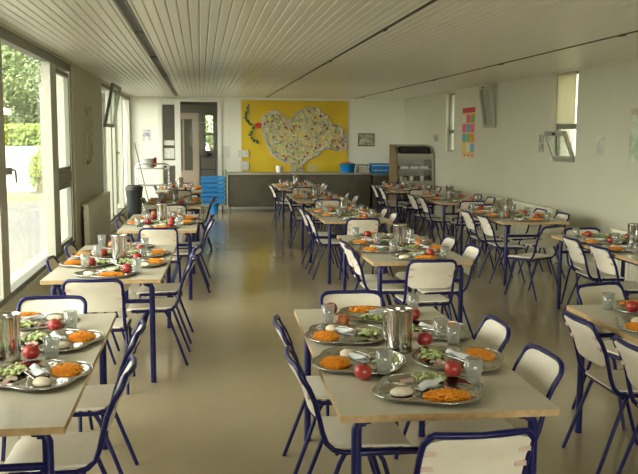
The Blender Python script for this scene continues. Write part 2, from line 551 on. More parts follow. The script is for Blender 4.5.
# timber-and-glass vestibule inside the corridor
VW = mat('vestibule_frame', (.58, .47, .36), .5)
root = empty('door_2'); struct(root)
b = MB(); yv = YB + 2.6
b.box((-.66, yv, 0), (-.50, yv + .08, 2.14)); b.box((-.20, yv, 0), (-.04, yv + .08, 2.14)); b.box((-.66, yv, 2.14), (-.04, yv + .08, 2.30)); b.box((-.50, yv, 0), (-.20, yv + .08, .80))
b.box((-.46, yv + .02, .8), (-.42, yv + .07, 2.14))
struct(b.build('door_frame', VW, root))
b = MB(); b.box((-.50, yv + .03, .8), (-.20, yv + .036, 2.14)); struct(b.build('door_pane', GLASS_D, root))

# ------------------------------------------------------------------ outside
PAVE = mat('pale_paving', (.30, .29, .26), .8, noise=.12, nscale=.8)
b = MB(); b.box((-60, -25, -.3), (XL - .3, 22.8, -.02)); b.box((XL - .3, -25, -.3), (30, YF - .15, -.02)); b.box((XR + T, YF - .15, -.3), (30, 30, -.02)); struct(b.build('ground', PAVE))
b = MB(); b.box((-60, 22.8, -.3), (-2.2, 25.5, -.02)); struct(b.build('ground_sand', mat('sandy_soil', (.60, .40, .20), .9, noise=.2, nscale=1.2)))
b = MB(); b.box((-60, 25.5, -.3), (-4.0, 75, -.02)); b.box((-4.0, YB + 7.3, -.3), (20, 75, -.02)); struct(b.build('ground_far', PAVE))
b = MB(); b.box((-40, 27.0, -.1), (-3.2, 27.3, 1.32)); b.box((-40, 26.95, 1.32), (-3.2, 27.35, 1.36))
struct(b.build('wall_garden', mat('white_render', (.80, .78, .68), .8)))


def leafy(name, loc, rx, ry, rz, n, ls, m, m2, label, cat, group=None, boxy=False, trunk=None, seed=1):
    rnd = random.Random(seed); root = empty(name, loc)
    b = MB()
    for i in range(n):
        if boxy:
            p = Vector((rnd.uniform(-rx, rx), rnd.uniform(-ry, ry), rnd.uniform(0, rz)))
            k = rnd.random()
            if k < .45: p.y = -ry + rnd.uniform(-.05, .12)
            elif k < .7: p.z = rz + rnd.uniform(-.1, .06)
        else:
            d = Vector((rnd.gauss(0, 1), rnd.gauss(0, 1), rnd.gauss(0, 1))).normalized()
            lump = 1 + .22 * math.sin(4 * d.x + 2 * d.z + seed) + .15 * math.sin(7 * d.z + 5 * d.y)
            q = (rnd.uniform(.55, 1.0)) * lump
            p = Vector((d.x * rx * q, d.y * ry * q, rz + d.z * rz * q))
            if trunk: p.z += trunk
        a = Vector((rnd.gauss(0, 1), rnd.gauss(0, 1), rnd.gauss(0, 1))).normalized()
        c = a.orthogonal().normalized() * ls * rnd.uniform(.6, 1.3); e = a.cross(c)*.55
        b.add([p - c, p - e, p + c, p + e], [(0, 1, 2, 3)], i % 2)
    b.build('foliage', [m, m2], root)
    if trunk is not None:
        b = MB()
        b.tube([(0, 0, -.05), (.05, .02, trunk * .6), (0, .05, trunk + rz * .8)], [.22, .17, .10], 8)
        for k in range(5):
            a = k * 1.3; b.tube([(0, .03, trunk * .8), (math.cos(a) * rx * .3, math.sin(a) * ry * .3, trunk + rz * .6), (math.cos(a) * rx * .6, math.sin(a) * ry * .6, trunk + rz * 1.2)], [.1, .07, .03], 6)
        b.build('trunk', mat('bark', (.16, .12, .08), .9), root)
    else:
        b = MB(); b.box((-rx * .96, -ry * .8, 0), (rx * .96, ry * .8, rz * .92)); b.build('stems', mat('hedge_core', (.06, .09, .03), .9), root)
    tag(root, label, cat, group)
    return root


L1_ = mat('leaf_green', (.17, .24, .085), .6); L2_ = mat('leaf_light', (.34, .42, .19), .6)
H1_ = mat('hedge_green', (.28, .42, .08), .6); H2_ = mat('hedge_light', (.46, .56, .15), .6)
leafy('hedge', (-9.0, 28.0, -.02), 7.0, .5, 2.0, 20000, .07, H1_, H2_, 'clipped yellow-green hedge behind the white garden wall', 'hedge', boxy=True, seed=3)
leafy('tree', (-6.5, 32.6, 0), 2.1, 1.8, 2.3, 24000, .075, L1_, L2_, 'full round-headed tree behind the hedge outside the near window', 'tree', trunk=1.1, seed=5)
leafy('tree', (-2.2, 35.5, 0), 1.5, 1.5, 2.3, 9000, .08, L1_, L2_, 'slimmer tree outside, partly behind the window mullion', 'tree', trunk=1.6, seed=9)
leafy('shrub', (-4.75, 26.3, 0), .34, .3, .62, 1300, .05, L2_, H2_, 'pale loose shrub growing in front of the white garden wall', 'shrub', trunk=.1, seed=11)
leafy('tree', (.55, 31.0, 0), .9, .8, 1.1, 3500, .06, L1_, L2_, 'tree seen through the corridor window behind the glazed door', 'tree', trunk=.9, seed=21)
# white canopy outside
root = empty('garden_canopy', (-7.75, 29.2, 0))
b = MB(); b.add([(-1.6, -.5, 2.55), (1.5, -.5, 2.55), (1.5, .5, 2.55), (-1.6, .5, 2.55), (0, 0, 3.05), (-1.6, -.5, 2.35), (1.5, -.5, 2.35), (1.5, .5, 2.35), (-1.6, .5, 2.35)],
                [(0, 1, 4), (1, 2, 4), (2, 3, 4), (3, 0, 4), (0, 5, 6, 1), (1, 6, 7, 2), (2, 7, 8, 3), (3, 8, 5, 0)]); b.build('canopy_top', WHP, root)
for sx in (-1.5, 1.4):
    b = MB(); b.tube([(sx, -.4, 0), (sx, -.4, 2.4)], .03); b.build('pole', FRAME, root)
tag(root, 'white fabric canopy standing beyond the hedge', 'canopy')


# ================================================================== CHAIR
def chair_proto():
    root = empty('dining_chair')
    W = .185; r = .0115

    def side(x):
        return [(x, -.268, .735), (x, -.240, .69), (x, -.214, .63), (x, -.196, .56), (x, -.182, .50), (x, -.165, .455), (x, -.135, .425), (x, -.09, .412), (x, .06, .412), (x, .16, .412)]
    b = MB()
    pts = list(reversed(side(-W)))
    for k in range(1, 5):
        a = PI / 2 * k / 5
        pts.append((-W + .05 * (1 - math.cos(a)), -.268 - .018 * math.sin(a), .735 + .045 * math.sin(a)))
    pts += [(-.09, -.300, .779), (0, -.306, .777), (.09, -.300, .779)]
    for k in range(4, 0, -1):
        a = PI / 2 * k / 5
        pts.append((W - .05 * (1 - math.cos(a)), -.268 - .018 * math.sin(a), .735 + .045 * math.sin(a)))
    pts += side(W)
    b.tube(pts, r, 8)
    b.build('back_frame', BLUE, root)
    # backrest panel, following the tube, dished across
    prof = [(-.196 + .004, .555), (-.205, .60), (-.219, .64), (-.236, .68), (-.254, .71), (-.272, .74), (-.285, .768)]

    def pf(u, v, off=0):
        i = v * (len(prof) - 1); k = min(int(i), len(prof) - 2); t = i - k
        y = prof[k][0] * (1 - t) + prof[k + 1][0] * t; z = prof[k][1] * (1 - t) + prof[k + 1][1] * t
        hw = W - .004
        if v > .72: hw -= .055 * (1 - math.sqrt(max(0, 1 - ((v - .72) / .28) ** 2)))
        if v < .2: hw -= .045 * (1 - math.sqrt(max(0, 1 - ((.2 - v) / .2) ** 2)))
        x = (u * 2 - 1) * hw
        y -= .022 * (1 - (x / W) ** 2)
        return (x, y + off, z)
    b = MB()
    b.grid(lambda u, v: pf(u, v, .005), 12, 15); b.grid(lambda u, v: pf(1 - u, v, -.005), 12, 15)
    # edge strip
    loop = [(i / 12, 0) for i in range(13)] + [(1, j / 14) for j in range(1, 15)] + [(1 - i / 12, 1) for i in range(1, 13)] + [(0, 1 - j / 14) for j in range(1, 14)]
    n = len(loop); vs = [pf(u, v, .005) for u, v in loop] + [pf(u, v, -.005) for u, v in loop]
    b.add(vs, [(i, n + i, n + (i + 1) % n, (i + 1) % n) for i in range(n)])
    b.build('backrest', BEIGE, root)
    for sx in (-1, 1):
        for (yy, zz) in ((-.258, .712), (-.228, .650)):
            xa, xb = sorted((sx * (W - .045), sx * (W - .006)))
            b = MB(); b.box((xa, yy - .014, zz - .008), (xb, yy - .006, zz + .008)); b.build('fixing_tab', TAB, root)
    # seat
    pl = rrect(-.185, -.16, .185, .20, .045, 4)
    b = MB()

    def seat_z(x, y): return .424 + .006 * abs(x) / .18 - .02 * max(0, (y - .12) / .08) ** 2 + .006 * max(0, (-y - .08) / .08)
    n = len(pl)
    rings = []
    for s_ in (1., .8, .55, .3, .08): rings.append([(x * s_, (y - .02) * s_ + .02) for x, y in pl])
    vs = [(x, y, seat_z(x, y) + .011) for rg in rings for x, y in rg]
    fs = [(i * n + j, i * n + (j + 1) % n, (i + 1) * n + (j + 1) % n, (i + 1) * n + j) for i in range(4) for j in range(n)]
    b.add(vs, fs, 0, True); b.add(vs[-n:], [tuple(range(n))], 0, True)
    vb = [(x, y, seat_z(x, y)) for x, y in pl]
    b.add(vs[:n] + vb, [(i, n + i, n + (i + 1) % n, (i + 1) % n) for i in range(n)]); b.add(vb, [tuple(reversed(range(n)))])
    b.build('seat', BEIGE, root)
    for sx in (-1, 1):
        b = MB(); b.tube([(sx * W, -.085, .412), (sx * (W + .004), -.11, .37), (sx * (W + .02), -.245, .0)], .0105, 7); b.build('leg', BLUE, root)
        b = MB(); b.tube([(sx * W, .05, .412), (sx * (W + .003), .075, .37), (sx * (W + .015), .19, .0)], .0105, 7); b.build('leg', BLUE, root)
    b = MB(); b.tube([(-W, .12, .405), (W, .12, .405)], .010, 7); b.build('stretcher', BLUE, root)
    b = MB(); b.tube([(-W, -.12, .408), (W, -.12, .408)], .010, 7); b.build('stretcher', BLUE, root)
    return root


def chair(x, y, face, label):
    """face: angle of the direction the sitter looks (radians from +y, anticlockwise)"""
    return spawn('chair', chair_proto, (x, y, 0), face, label, 'chair', 'beige and blue dining chairs')


# ================================================================== TABLE
TW, TL, TZ = .80, 1.84, .74


def table_proto():
    root = empty('dining_table')           # origin at the front-left corner, floor level
    b = MB(); b.prism(rrect(0, 0, TW, TL, .008, 2), TZ - .026, TZ, 0, 1); b.build('tabletop', [TOPM, EDGE], root)
    for x in (.07, TW - .07):
        for y in (.08, TL - .08):
            b = MB()
            sg = 1 if x < .4 else -1
            b.tube([(x + sg * .05, y, TZ - .04), (x + sg * .012, y, TZ - .045), (x, y, TZ - .075), (x, y, .012)], .0195, 10)
            b.lathe([(.021, 0), (.021, .02)], 10, (x, y, 0), 0)
            b.build('leg', BLUE, root)
    for y in (.08, TL - .08):
        b = MB(); b.tube([(.07, y, .575), (TW - .07, y, .575)], .0145, 8); b.build('rail', BLUE, root)
    for x in (.09, TW - .09):
        b = MB(); b.box((x - .012, .06, TZ - .062), (x + .012, TL - .06, TZ - .026)); b.build('apron', BLUE, root)
    return root


# ================================================================== TABLEWARE AND FOOD
LOBES = [(.040, -.106, .116, .084), (-.127, -.035, .080, .092), (-.02, .112, .126, .073), (.138, .032, .062, .088)]


def tray_proto():
    b = MB()
    NS, NR = 72, 22

    def inside(x, y):
        s = 0
        for cx, cy, rx, ry in LOBES:
            d = ((x - cx) / (rx + .016)) ** 2 + ((y - cy) / (ry + .016)) ** 2
            s += math.exp(-2.2 * (d - 1))
        s += math.exp(-3 * ((x * x + y * y) / .016 - 1))
        return s > 1

    def R(a):
        lo, hi = .05, .3
        rr = .05
        while rr < .27 and inside(rr * math.cos(a), rr * math.sin(a)): rr += .002
        return rr
    Rs = [R(2 * PI * j / NS) for j in range(NS)]
    Rs = [(Rs[j - 1] + 2 * Rs[j] + Rs[(j + 1) % NS]) / 4 for j in range(NS)]

    def hz(x, y):
        z = .020
        for cx, cy, rx, ry in LOBES:
            d = math.sqrt(((x - cx) / rx) ** 2 + ((y - cy) / ry) ** 2)
            if d < 1.0:
                t = min(1, (1 - d) / .28); t = t * t * (3 - 2 * t)
                z = min(z, .020 - .017 * t)
        # cutlery slot, diagonal through the middle
        u = (x * math.cos(.5) + y * math.sin(.5)); v = (-x * math.sin(.5) + y * math.cos(.5))
        if abs(v) < .020 and abs(u) < .09: z = min(z, .013)
        return z
    vs = [(0, 0, hz(0, 0))]; fs = []
    for i in range(1, NR + 1):
        for j in range(NS):
            a = 2 * PI * j / NS; rr = Rs[j] * i / NR
            x, y = rr * math.cos(a), rr * math.sin(a)
            z = hz(x, y) if i < NR else .017
            vs.append((x, y, z))
    for j in range(NS): fs.append((0, 1 + j, 1 + (j + 1) % NS))
    for i in range(NR - 1):
        for j in range(NS):
            j2 = (j + 1) % NS; o = 1 + i * NS; p = o + NS
            fs.append((o + j, p + j, p + j2, o + j2))
    b.add(vs, fs, 0, True)
    rim = [vs[1 + (NR - 1) * NS + j] for j in range(NS)]
    b.tube([(x, y, .0185) for x, y, z in rim], .0022, 5, 0, True)
    # underside shell down to the table
    low = [(x * .90, y * .90, .0008) for x, y, z in rim]; n = NS
    b.add([(x, y, .016) for x, y, z in rim] + low, [(j, n + j, n + (j + 1) % n, (j + 1) % n) for j in range(n)], 0, True)
    b.add(low, [tuple(reversed(range(n)))])
    return b.build('food_tray', STEEL)


def carrot_proto():
    rnd = random.Random(2); b = MB()
    b.grid(lambda u, v: (.085 * math.sin(v * PI / 2) * math.cos(2 * PI * u), .056 * math.sin(v * PI / 2) * math.sin(2 * PI * u), .020 * math.cos(v * PI / 2)), 20, 7, 0, True)
    for i in range(300):
        a = rnd.uniform(0, 2 * PI); q = math.sqrt(rnd.random()) * .98
        x, y = .088 * q * math.cos(a), .059 * q * math.sin(a); z = .021 * math.sqrt(max(0, 1 - q * q)) + rnd.uniform(.001, .010)
        d = rnd.uniform(0, PI); L = rnd.uniform(.007, .015); tz = rnd.uniform(-.003, .004)
        dx, dy = math.cos(d) * L, math.sin(d) * L
        b.obox((x - dx, y - dy, z - tz), (x + dx, y + dy, z + tz), .0036, .0032)
    return b.build('grated_carrot', CARROT)


def lettuce_proto():
    rnd = random.Random(4); b = MB()
    for i in range(34):
        cx, cy = rnd.gauss(0, .027), rnd.gauss(0, .018); cz = .008 + rnd.uniform(0, .018)
        a = rnd.uniform(0, PI); L, Wd = rnd.uniform(.014, .028), rnd.uniform(.008, .014); ph = rnd.uniform(0, 6)

        def fn(u, v, cx=cx, cy=cy, cz=cz, a=a, L=L, Wd=Wd, ph=ph):
            x = (u * 2 - 1) * L; y = (v * 2 - 1) * Wd
            z = cz + .006 * math.sin(u * 7 + ph) + .004 * math.cos(v * 6 + ph)
            return (cx + x * math.cos(a) - y * math.sin(a), cy + x * math.sin(a) + y * math.cos(a), z)
        b.grid(fn, 4, 4)
    return b.build('lettuce_portion', LETT)


def ham_proto():
    b = MB()
    for k, (cx, cy, s_, tw) in enumerate(((-.012, 0, 1, .2), (.014, .006, .9, 1.4), (.0, -.01, .8, 2.6))):
        def fn(u, v, cx=cx, cy=cy, s_=s_, tw=tw, k=k):
            a = 2 * PI * u; r = .036 * s_ * v
            return (cx + r * math.cos(a), cy + .75 * r * math.sin(a), .004 + k * .004 + .004 * math.sin(3 * a + tw) * v)
        b.grid(fn, 18, 5, 0, True)
    return b.build('ham_slices', HAM)


def bread_proto():
    b = MB()
    b.lathe([(.006, 0), (.036, .001), (.042, .010), (.039, .018), (.028, .025), (.012, .0285), (.002, .029)], 18)
    o = b.build('bread_piece', BREAD); o.scale = (1.15, .85, 1)
    return o


def napkin_proto():
    b = MB()

    def fn(u, v):
        x = (u * 2 - 1) * .062; y = (v * 2 - 1) * .024 * (1 + .25 * math.sin(u * 5))
        return (x, y, .012 + .005 * math.sin(u * 8) * math.cos(v * 3) + .010 * (1 - abs(v * 2 - 1)) + .008 * u)
    b.grid(fn, 14, 8)
    b.grid(lambda u, v: ((u * 2 - 1) * .058, (v * 2 - 1) * .022, .004 + .002 * math.sin(u * 9)), 10, 4)
    return b.build('paper_napkin', PAPER)


def apple_proto(m):
    def f():
        root = empty('apple')
        prof = []
        for i in range(15):
            t = PI * i / 14
            r = .036 * math.sin(t) ** .85; z = .033 - .033 * math.cos(t)
            if t > PI * .78: z -= .010 * ((t - PI * .78) / (PI * .22)) ** 2
            if t < PI * .2: z += .004 * (1 - t / (PI * .2))
            prof.append((max(r, .0006), z))
        b = MB(); b.lathe(prof, 18); b.build('flesh', m, root)
        b = MB(); b.tube([(0, 0, .053), (.002, 0, .064), (.006, .001, .070)], .0014, 5); b.build('stem', STEM, root)
        return root
    return f


def glass_proto():
    root = empty('drinking_glass')
    b = MB(); b.lathe([(.027, .004), (.031, .04), (.0355, .095), (.0335, .095), (.029, .04), (.025, .008), (.001, .007)], 20, cap=False)
    b.lathe([(.001, .0), (.026, .0), (.027, .004)], 20, cap=False)
    b.build('tumbler_wall', PLAST, root)
    return root


def glass_proto2():
    b = MB(); b.lathe([(.001, .0), (.026, .0), (.027, .004), (.031, .04), (.0355, .095), (.0335, .0955), (.029, .04), (.025, .008), (.001, .007)], 20, cap=False)
    return b.build('drinking_glass', PLAST)


def jug_proto():
    root = empty('water_jug')
    b = MB()
    b.lathe([(.050, .0), (.057, .003), (.058, .012), (.0575, .10), (.058, .185), (.063, .197), (.064, .203), (.060, .203), (.055, .19), (.0545, .02), (.001, .015)], 28)
    b.build('body', STEEL, root)
    b = MB(); b.tube([(.056, 0, .175), (.085, 0, .172), (.095, 0, .15), (.093, 0, .08), (.085, 0, .045), (.056, 0, .04)], .006, 8); b.build('handle', STEEL, root)
    b = MB(); b.grid(lambda u, v: (-.060 - .016 * v * math.cos((u - .5) * 2.2), (u - .5) * .05 * (1 - .5 * v), .190 + .016 * v), 6, 3); b.build('spout', STEEL, root)
    return root


def spoon_proto():
    b = MB()
    b.tube([(-.10, 0, .006), (-.04, 0, .010), (.02, 0, .008)], [.0035, .0025, .003], 6)
    b.grid(lambda u, v: (.04 + .027 * v * math.cos(2 * PI * u), .018 * v * math.sin(2 * PI * u), .004 + .006 * v * v), 14, 4, 0, True)
    return b.build('spoon', STEEL)


# ------------------------------------------------------------------ the tables and their settings
ORD = ['front', 'second', 'third', 'fourth', 'fifth']
ROWS = {'L': 'window row', 'C': 'middle row', 'R': 'wall row'}
TABLES = {
    # key: x, y, rot(cw, radians), chairs
    ('L', 0): (-1.262, 2.817, -.003), ('L', 1): (-1.074, 5.77, .029), ('L', 2): (-.85, 8.75, .012), ('L', 3): (-.80, 11.65, .01), ('L', 4): (-.78, 14.8, .0),
    ('C', 0): (.474, 2.807, .0213), ('C', 1): (1.315, 6.33, .005), ('C', 2): (1.40, 9.50, .0), ('C', 3): (1.44, 12.45, .0), ('C', 4): (1.44, 15.45, .0),
    ('R', 0): (2.08, 2.74, .01), ('R', 1): (3.42, 6.15, .03), ('R', 2): (3.42, 9.20, .0), ('R', 3): (3.50, 12.0, .0), ('R', 4): (3.42, 14.7, .0),
}
SEATS = {
    ('L', 0): 'wn wf fe', ('L', 1): 'ln lf wn wf ne', ('L', 2): 'ln lf wn wf ne', ('L', 3): 'lf wf ne', ('L', 4): 'lf ne fe',
    ('C', 0): 'ln lf wn wf ne fe', ('C', 1): 'ln lf wn wf ne', ('C', 2): 'ln lf wn wf ne', ('C', 3): 'ln wn wf ne', ('C', 4): 'ln wn wf ne fe',
    ('R', 0): 'ln lf fe', ('R', 1): 'ln lf fe', ('R', 2): 'ln lf wn wf ne fe', ('R', 3): 'ln lf wn wf ne', ('R', 4): 'ln lf wn wf ne fe',
}
PLACE = {'ln': 'near window-side place', 'lf': 'far window-side place', 'wn': 'near wall-side place', 'wf': 'far wall-side place', 'ne': 'near-end place', 'fe': 'far-end place'}
CH_LAB = {'ln': 'on the window side, near half', 'lf': 'on the window side, far half', 'wn': 'on the wall side, near half', 'wf': 'on the wall side, far half', 'ne': 'at the near end', 'fe': 'at the far end'}
# seat anchors in table coordinates: u across, v along, facing
SEAT_UV = {'ln': (.175, .66, -PI / 2), 'lf': (.175, 1.30, -PI / 2), 'wn': (TW - .10, .60, PI / 2), 'wf': (TW - .10, 1.22, PI / 2), 'ne': (.42, .15, 0), 'fe': (.40, TL - .12, PI)}
OV = {  # chair overrides (du, dv, dang)
    (('C', 0), 'lf'): (-.01, .04, 0), (('C', 0), 'ln'): (.0, .03, .03), (('C', 0), 'wn'): (.0, 0, .05), (('C', 0), 'ne'): (-.035, -.18, .06), (('C', 0), 'fe'): (-.03, .12, 0), (('L', 0), 'fe'): (.015, .12, 0),
    (('R', 2), 'ne'): (-.29, -.70, .50), (('R', 2), 'ln'): (0, -.25, 0), (('R', 2), 'lf'): (0, -.22, 0), (('R', 0), 'lf'): (-.05, .03, .0), (('R', 0), 'ln'): (-.05, .10, .0), (('R', 0), 'fe'): (.09, .28, .30),
    (('R', 1), 'ln'): (.05, -.03, .02), (('R', 1), 'lf'): (.06, -.05, -.02), (('C', 2), 'lf'): (0, .12, 0), (('C', 2), 'ln'): (-.01, -.05, 0), (('C', 1), 'ln'): (.03, 0, 0), (('C', 1), 'lf'): (.05, -.22, 0),
    (('L', 1), 'ln'): (-.0, .10, .05), (('L', 1), 'lf'): (.0, .22, 0), (('L', 1), 'wn'): (.0, .10, 0), (('L', 1), 'wf'): (.0, .15, 0), (('L', 1), 'ne'): (-.04, -.10, 0), (('C', 1), 'ne'): (.0, -.06, 0),
    (('L', 0), 'wn'): (-.02, .0, 0), (('L', 0), 'wf'): (-.025, .08, 0), (('L', 3), 'lf'): (.02, -.25, 0), (('L', 4), 'lf'): (.02, -.25, 0), (('L', 3), 'wf'): (0, -.05, 0),
}
TRAY_UV = {'ln': (.215, .70, -PI / 2), 'lf': (.215, 1.20, -PI / 2), 'wn': (TW - .205, .68, PI / 2), 'wf': (TW - .205, 1.19, PI / 2), 'ne': (.40, .24, 0), 'fe': (.40, TL - .205, PI)}


def to_world(t, u, v):
    x, y, r = t
    return (x + u * math.cos(r) + v * math.sin(r), y - u * math.sin(r) + v * math.cos(r))


# own placement of the items the photo shows clearly (world x, y, rotation)
TRAY_AT = {
    (('C', 0), 'ne'): (.855, 3.045, 0), (('C', 0), 'ln'): (.665, 3.475, -PI / 2 - .05), (('C', 0), 'lf'): (.69, 3.97, -PI / 2 + .1),
    (('C', 0), 'fe'): (.93, 4.40, PI), (('C', 0), 'wf'): (1.125, 4.0, PI / 2 + .2), (('C', 0), 'wn'): (1.10, 3.46, PI / 2 - .05),
    (('L', 0), 'wn'): (-.655, 3.42, PI / 2), (('L', 0), 'wf'): (-.675, 4.0, PI / 2),
}
GA = {  # apple and glass positions (world) where readable
    (('C', 0), 'ne'): ((.985, 3.17), (1.045, 3.085)), (('C', 0), 'ln'): ((.63, 3.24), (.725, 3.25)), (('C', 0), 'lf'): ((.72, 4.20), (.635, 4.18)),
    (('C', 0), 'wf'): ((1.09, 4.20), (1.135, 3.86)), (('C', 0), 'wn'): ((1.005, 3.66), (1.17, 3.76)), (('C', 0), 'fe'): ((.70, 4.50), (1.15, 4.45)),
    (('L', 0), 'wn'): ((-.725, 3.64), (-.65, 3.70)), (('L', 0), 'wf'): ((-.73, 4.24), (-.655, 4.28)),
}
JUG = {('C', 0): (.885, 3.66, 2.2), ('L', 0): (-.84, 3.72, 1.5), ('L', 1): (-.635, 6.66, .4)}

for key in TABLES:
    row, i = key; t = TABLES[key]; tn = '%s %s table' % (ORD[i], ROWS[row])
    x, y, r = t
    spawn('table', table_proto, (x, y, 0), -r, 'laminate dining table with blue tube legs, %s' % (
        '%s in the %s' % (ORD[i] if i else 'front one', ROWS[row])), 'table', 'laminate dining tables')
    rnd = random.Random(hash_key := (ord(row) * 10 + i))
    for s in SEATS[key].split():
        u, v, fa = SEAT_UV[s]
        du, dv, da = OV.get((key, s), (0, 0, 0))
        if (key, s) not in OV:
            du, dv, da = rnd.uniform(-.03, .02), rnd.uniform(-.03, .03), rnd.uniform(-.05, .05)
        if i > 0 and row == 'L' and s[0] == 'l': du += .03
        cx, cy = to_world(t, u + du, v + dv)
        chair(cx, cy, fa - r + da, 'beige blue-framed chair %s of the %s' % (CH_LAB[s], tn))
    seats = ['ln', 'lf', 'wn', 'wf', 'ne', 'fe']
    if key == ('L', 0): seats = ['ln', 'lf', 'wn', 'wf', 'fe']
    if key == ('R', 0): seats = ['lf', 'ln', 'wf', 'fe']
    if key == ('C', 1): seats = ['ln', 'lf', 'wn', 'wf', 'ne', 'fe']
    for s in seats:
        u, v, fa = TRAY_UV[s]
        if (key, s) in TRAY_AT: cx, cy, ta = TRAY_AT[(key, s)]
        else:
            cx, cy = to_world(t, u + rnd.uniform(-.012, .012), v + rnd.uniform(-.02, .02)); ta = fa - r + rnd.uniform(-.12, .12)
        P = '%s, %s' % (PLACE[s], tn)

        def loc(a, c, z=TZ):
            return (cx + a * math.cos(ta) - c * math.sin(ta), cy + a * math.sin(ta) + c * math.cos(ta), z)
        spawn('tray', tray_proto, (cx, cy, TZ), ta, 'steel food tray at the %s' % P, 'tray', 'stainless steel food trays')
        spawn('carrot', carrot_proto, loc(*LOBES[0][:2], TZ + .004), ta + rnd.uniform(-.1, .1), 'grated carrot at the %s' % P, 'food', 'portions of grated carrot')
        spawn('lettuce', lettuce_proto, loc(.035, .108, TZ + .005), ta + rnd.uniform(-.6, .6), 'green lettuce at the %s' % P, 'food', 'portions of lettuce')
        spawn('ham', ham_proto, loc(-.065, .10, TZ + .006), ta + rnd.uniform(-1, 1), 'pink ham slices at the %s' % P, 'food', 'portions of sliced ham')
        spawn('bread', bread_proto, loc(-.115, -.035, TZ + .004), ta + rnd.uniform(-1, 1), 'pale bread at the %s' % P, 'food', 'pieces of bread')
        spawn('napkin', napkin_proto, loc(.0, .0, TZ + .016), ta + .5 + rnd.uniform(-.1, .1), 'paper napkin at the %s' % P, 'napkin', 'paper napkins')
        if (key, s) in GA:
            (ax, ay), (gx, gy) = GA[(key, s)]
        else:
            # stand glass and apple on the sitter's right, beyond the tray edge
            ax, ay, _ = loc(.125 + rnd.uniform(-.01, .01), .045 + rnd.uniform(-.02, .02))
            gx, gy, _ = loc(.225 if s[0] != 'n' else .21, -.02 + rnd.uniform(-.03, .05))
            gx2, gy2 = to_world(t, .06, .06); gx3, gy3 = to_world(t, TW - .06, TL - .06)
            gx = min(max(gx, min(gx2, gx3)), max(gx2, gx3)); gy = min(max(gy, min(gy2, gy3)), max(gy2, gy3))

        def on_tray(px, py):
            dx, dy = px - cx, py - cy
            a = dx * math.cos(ta) + dy * math.sin(ta); c = -dx * math.sin(ta) + dy * math.cos(ta)
            if any(((a - q[0]) / q[2]) ** 2 + ((c - q[1]) / q[3]) ** 2 < .45 for q in LOBES): return .005
            if any(((a - q[0]) / (q[2] + .02)) ** 2 + ((c - q[1]) / (q[3] + .02)) ** 2 < 1.2 for q in LOBES): return .021
            return 0
        pale = (rnd.random() < .25 and i > 0) or (key, s) == (('C', 0), 'lf')
        o = spawn('apple_pale' if pale else 'apple', apple_proto(APPLE2 if pale else APPLE), (ax, ay, TZ + on_tray(ax, ay)), rnd.uniform(0, 6),
                  '%s apple at the %s' % ('pale red' if pale else 'dark red', P), 'apple', 'apples on the tables')
        o.rotation_euler = (rnd.uniform(-.15, .15), rnd.uniform(-.15, .15), rnd.uniform(0, 6))
        spawn('glass', glass_proto2, (gx, gy, TZ + on_tray(gx, gy)), 0, 'clear tumbler at the %s' % P, 'glass', 'clear tumblers on the tables')
        if i == 0 and s != 'fe':
            spawn('spoon', spoon_proto, loc(-.028, .042, TZ + .021), ta + .5, 'steel spoon at the %s' % P, 'spoon', 'steel spoons on the front tables')
    if key in JUG: jx, jy, ja = JUG[key]
    else:
        jx, jy = to_world(t, TW / 2 + rnd.uniform(-.02, .02), TL / 2 + rnd.uniform(-.03, .05)); ja = rnd.uniform(0, 6)
    spawn('jug', jug_proto, (jx, jy, TZ), ja, 'tall stainless steel water jug in the middle of the %s' % tn, 'jug', 'steel water jugs')

# ================================================================== BACK OF THE ROOM
def wx(px): return .95 + (px - 241) * .02360
def wz(py): return 2.586 - (py - 98) * .02325


# mural
root = empty('wall_mural', (0, 0, 0))
b = MB()
ym = YB - .012


def paperf(u, v):
    return (.95 + u * 2.52, ym - .008 + .006 * math.sin(u * 9 + v * 5) * math.sin(v * 7), .80 + v * 1.74)


b.grid(paperf, 30, 20); b.build('paper_sheet', YEL, root)
Z5 = 632 / 120.
def zp(x, y): return (wx(240 + x / Z5), wz(100 + y / Z5))
OUT = [(108, 140), (116, 95), (150, 62), (190, 56), (225, 82), (248, 115), (268, 92), (305, 58), (355, 38), (410, 42), (424, 62), (452, 76), (468, 104), (482, 132), (520, 130), (546, 160), (562, 205), (555, 252), (520, 266), (470, 252), (436, 256), (400, 290), (352, 312), (322, 338), (330, 378), (262, 380), (275, 338), (232, 326), (190, 306), (160, 280), (142, 240), (124, 190)]
b = MB()
poly = [zp(*p) for p in OUT]; n = len(poly)
from mathutils.geometry import tessellate_polygon
tri = tessellate_polygon([[Vector((x, z, 0)) for x, z in poly]])
vs = [(x, ym - .020, z) for x, z in poly]
b.add(vs, [tuple(t_) for t_ in tri])
b.add(vs + [(x, ym - .008, z) for x, z in poly], [(i, (i + 1) % n, n + (i + 1) % n, n + i) for i in range(n)])
b.build('dove_body', mat('dove_collage', (.58, .57, .33), .6, col2=(.70, .52, .08), nscale=16), root)


def caps(name, pts, r, m, label=None):
    b = MB()
    for (x, z) in pts:
        b.add([(x + r * math.cos(a * PI / 3.5), ym - .034, z + r * math.sin(a * PI / 3.5)) for a in range(7)] + [(x + r * 1.15 * math.cos(a * PI / 3.5), ym - .02, z + r * 1.15 * math.sin(a * PI / 3.5)) for a in range(7)],
              [tuple(range(7))] + [(i, 7 + i, 7 + (i + 1) % 7, (i + 1) % 7) for i in range(7)])
    o = b.build(name, m, root)
    if label: o['label'] = label
    o['kind'] = 'stuff'
    return o


def along(pts, step, closed=True):
    out = []; k = len(pts); acc = 0
    for i in range(k if closed else k - 1):
        a, c = Vector(pts[i]), Vector(pts[(i + 1) % k]); L = (c - a).length
        t_ = acc
        while t_ < L: out.append(tuple(a + (c - a) * (t_ / L))); t_ += step
        acc = t_ - L
    return out


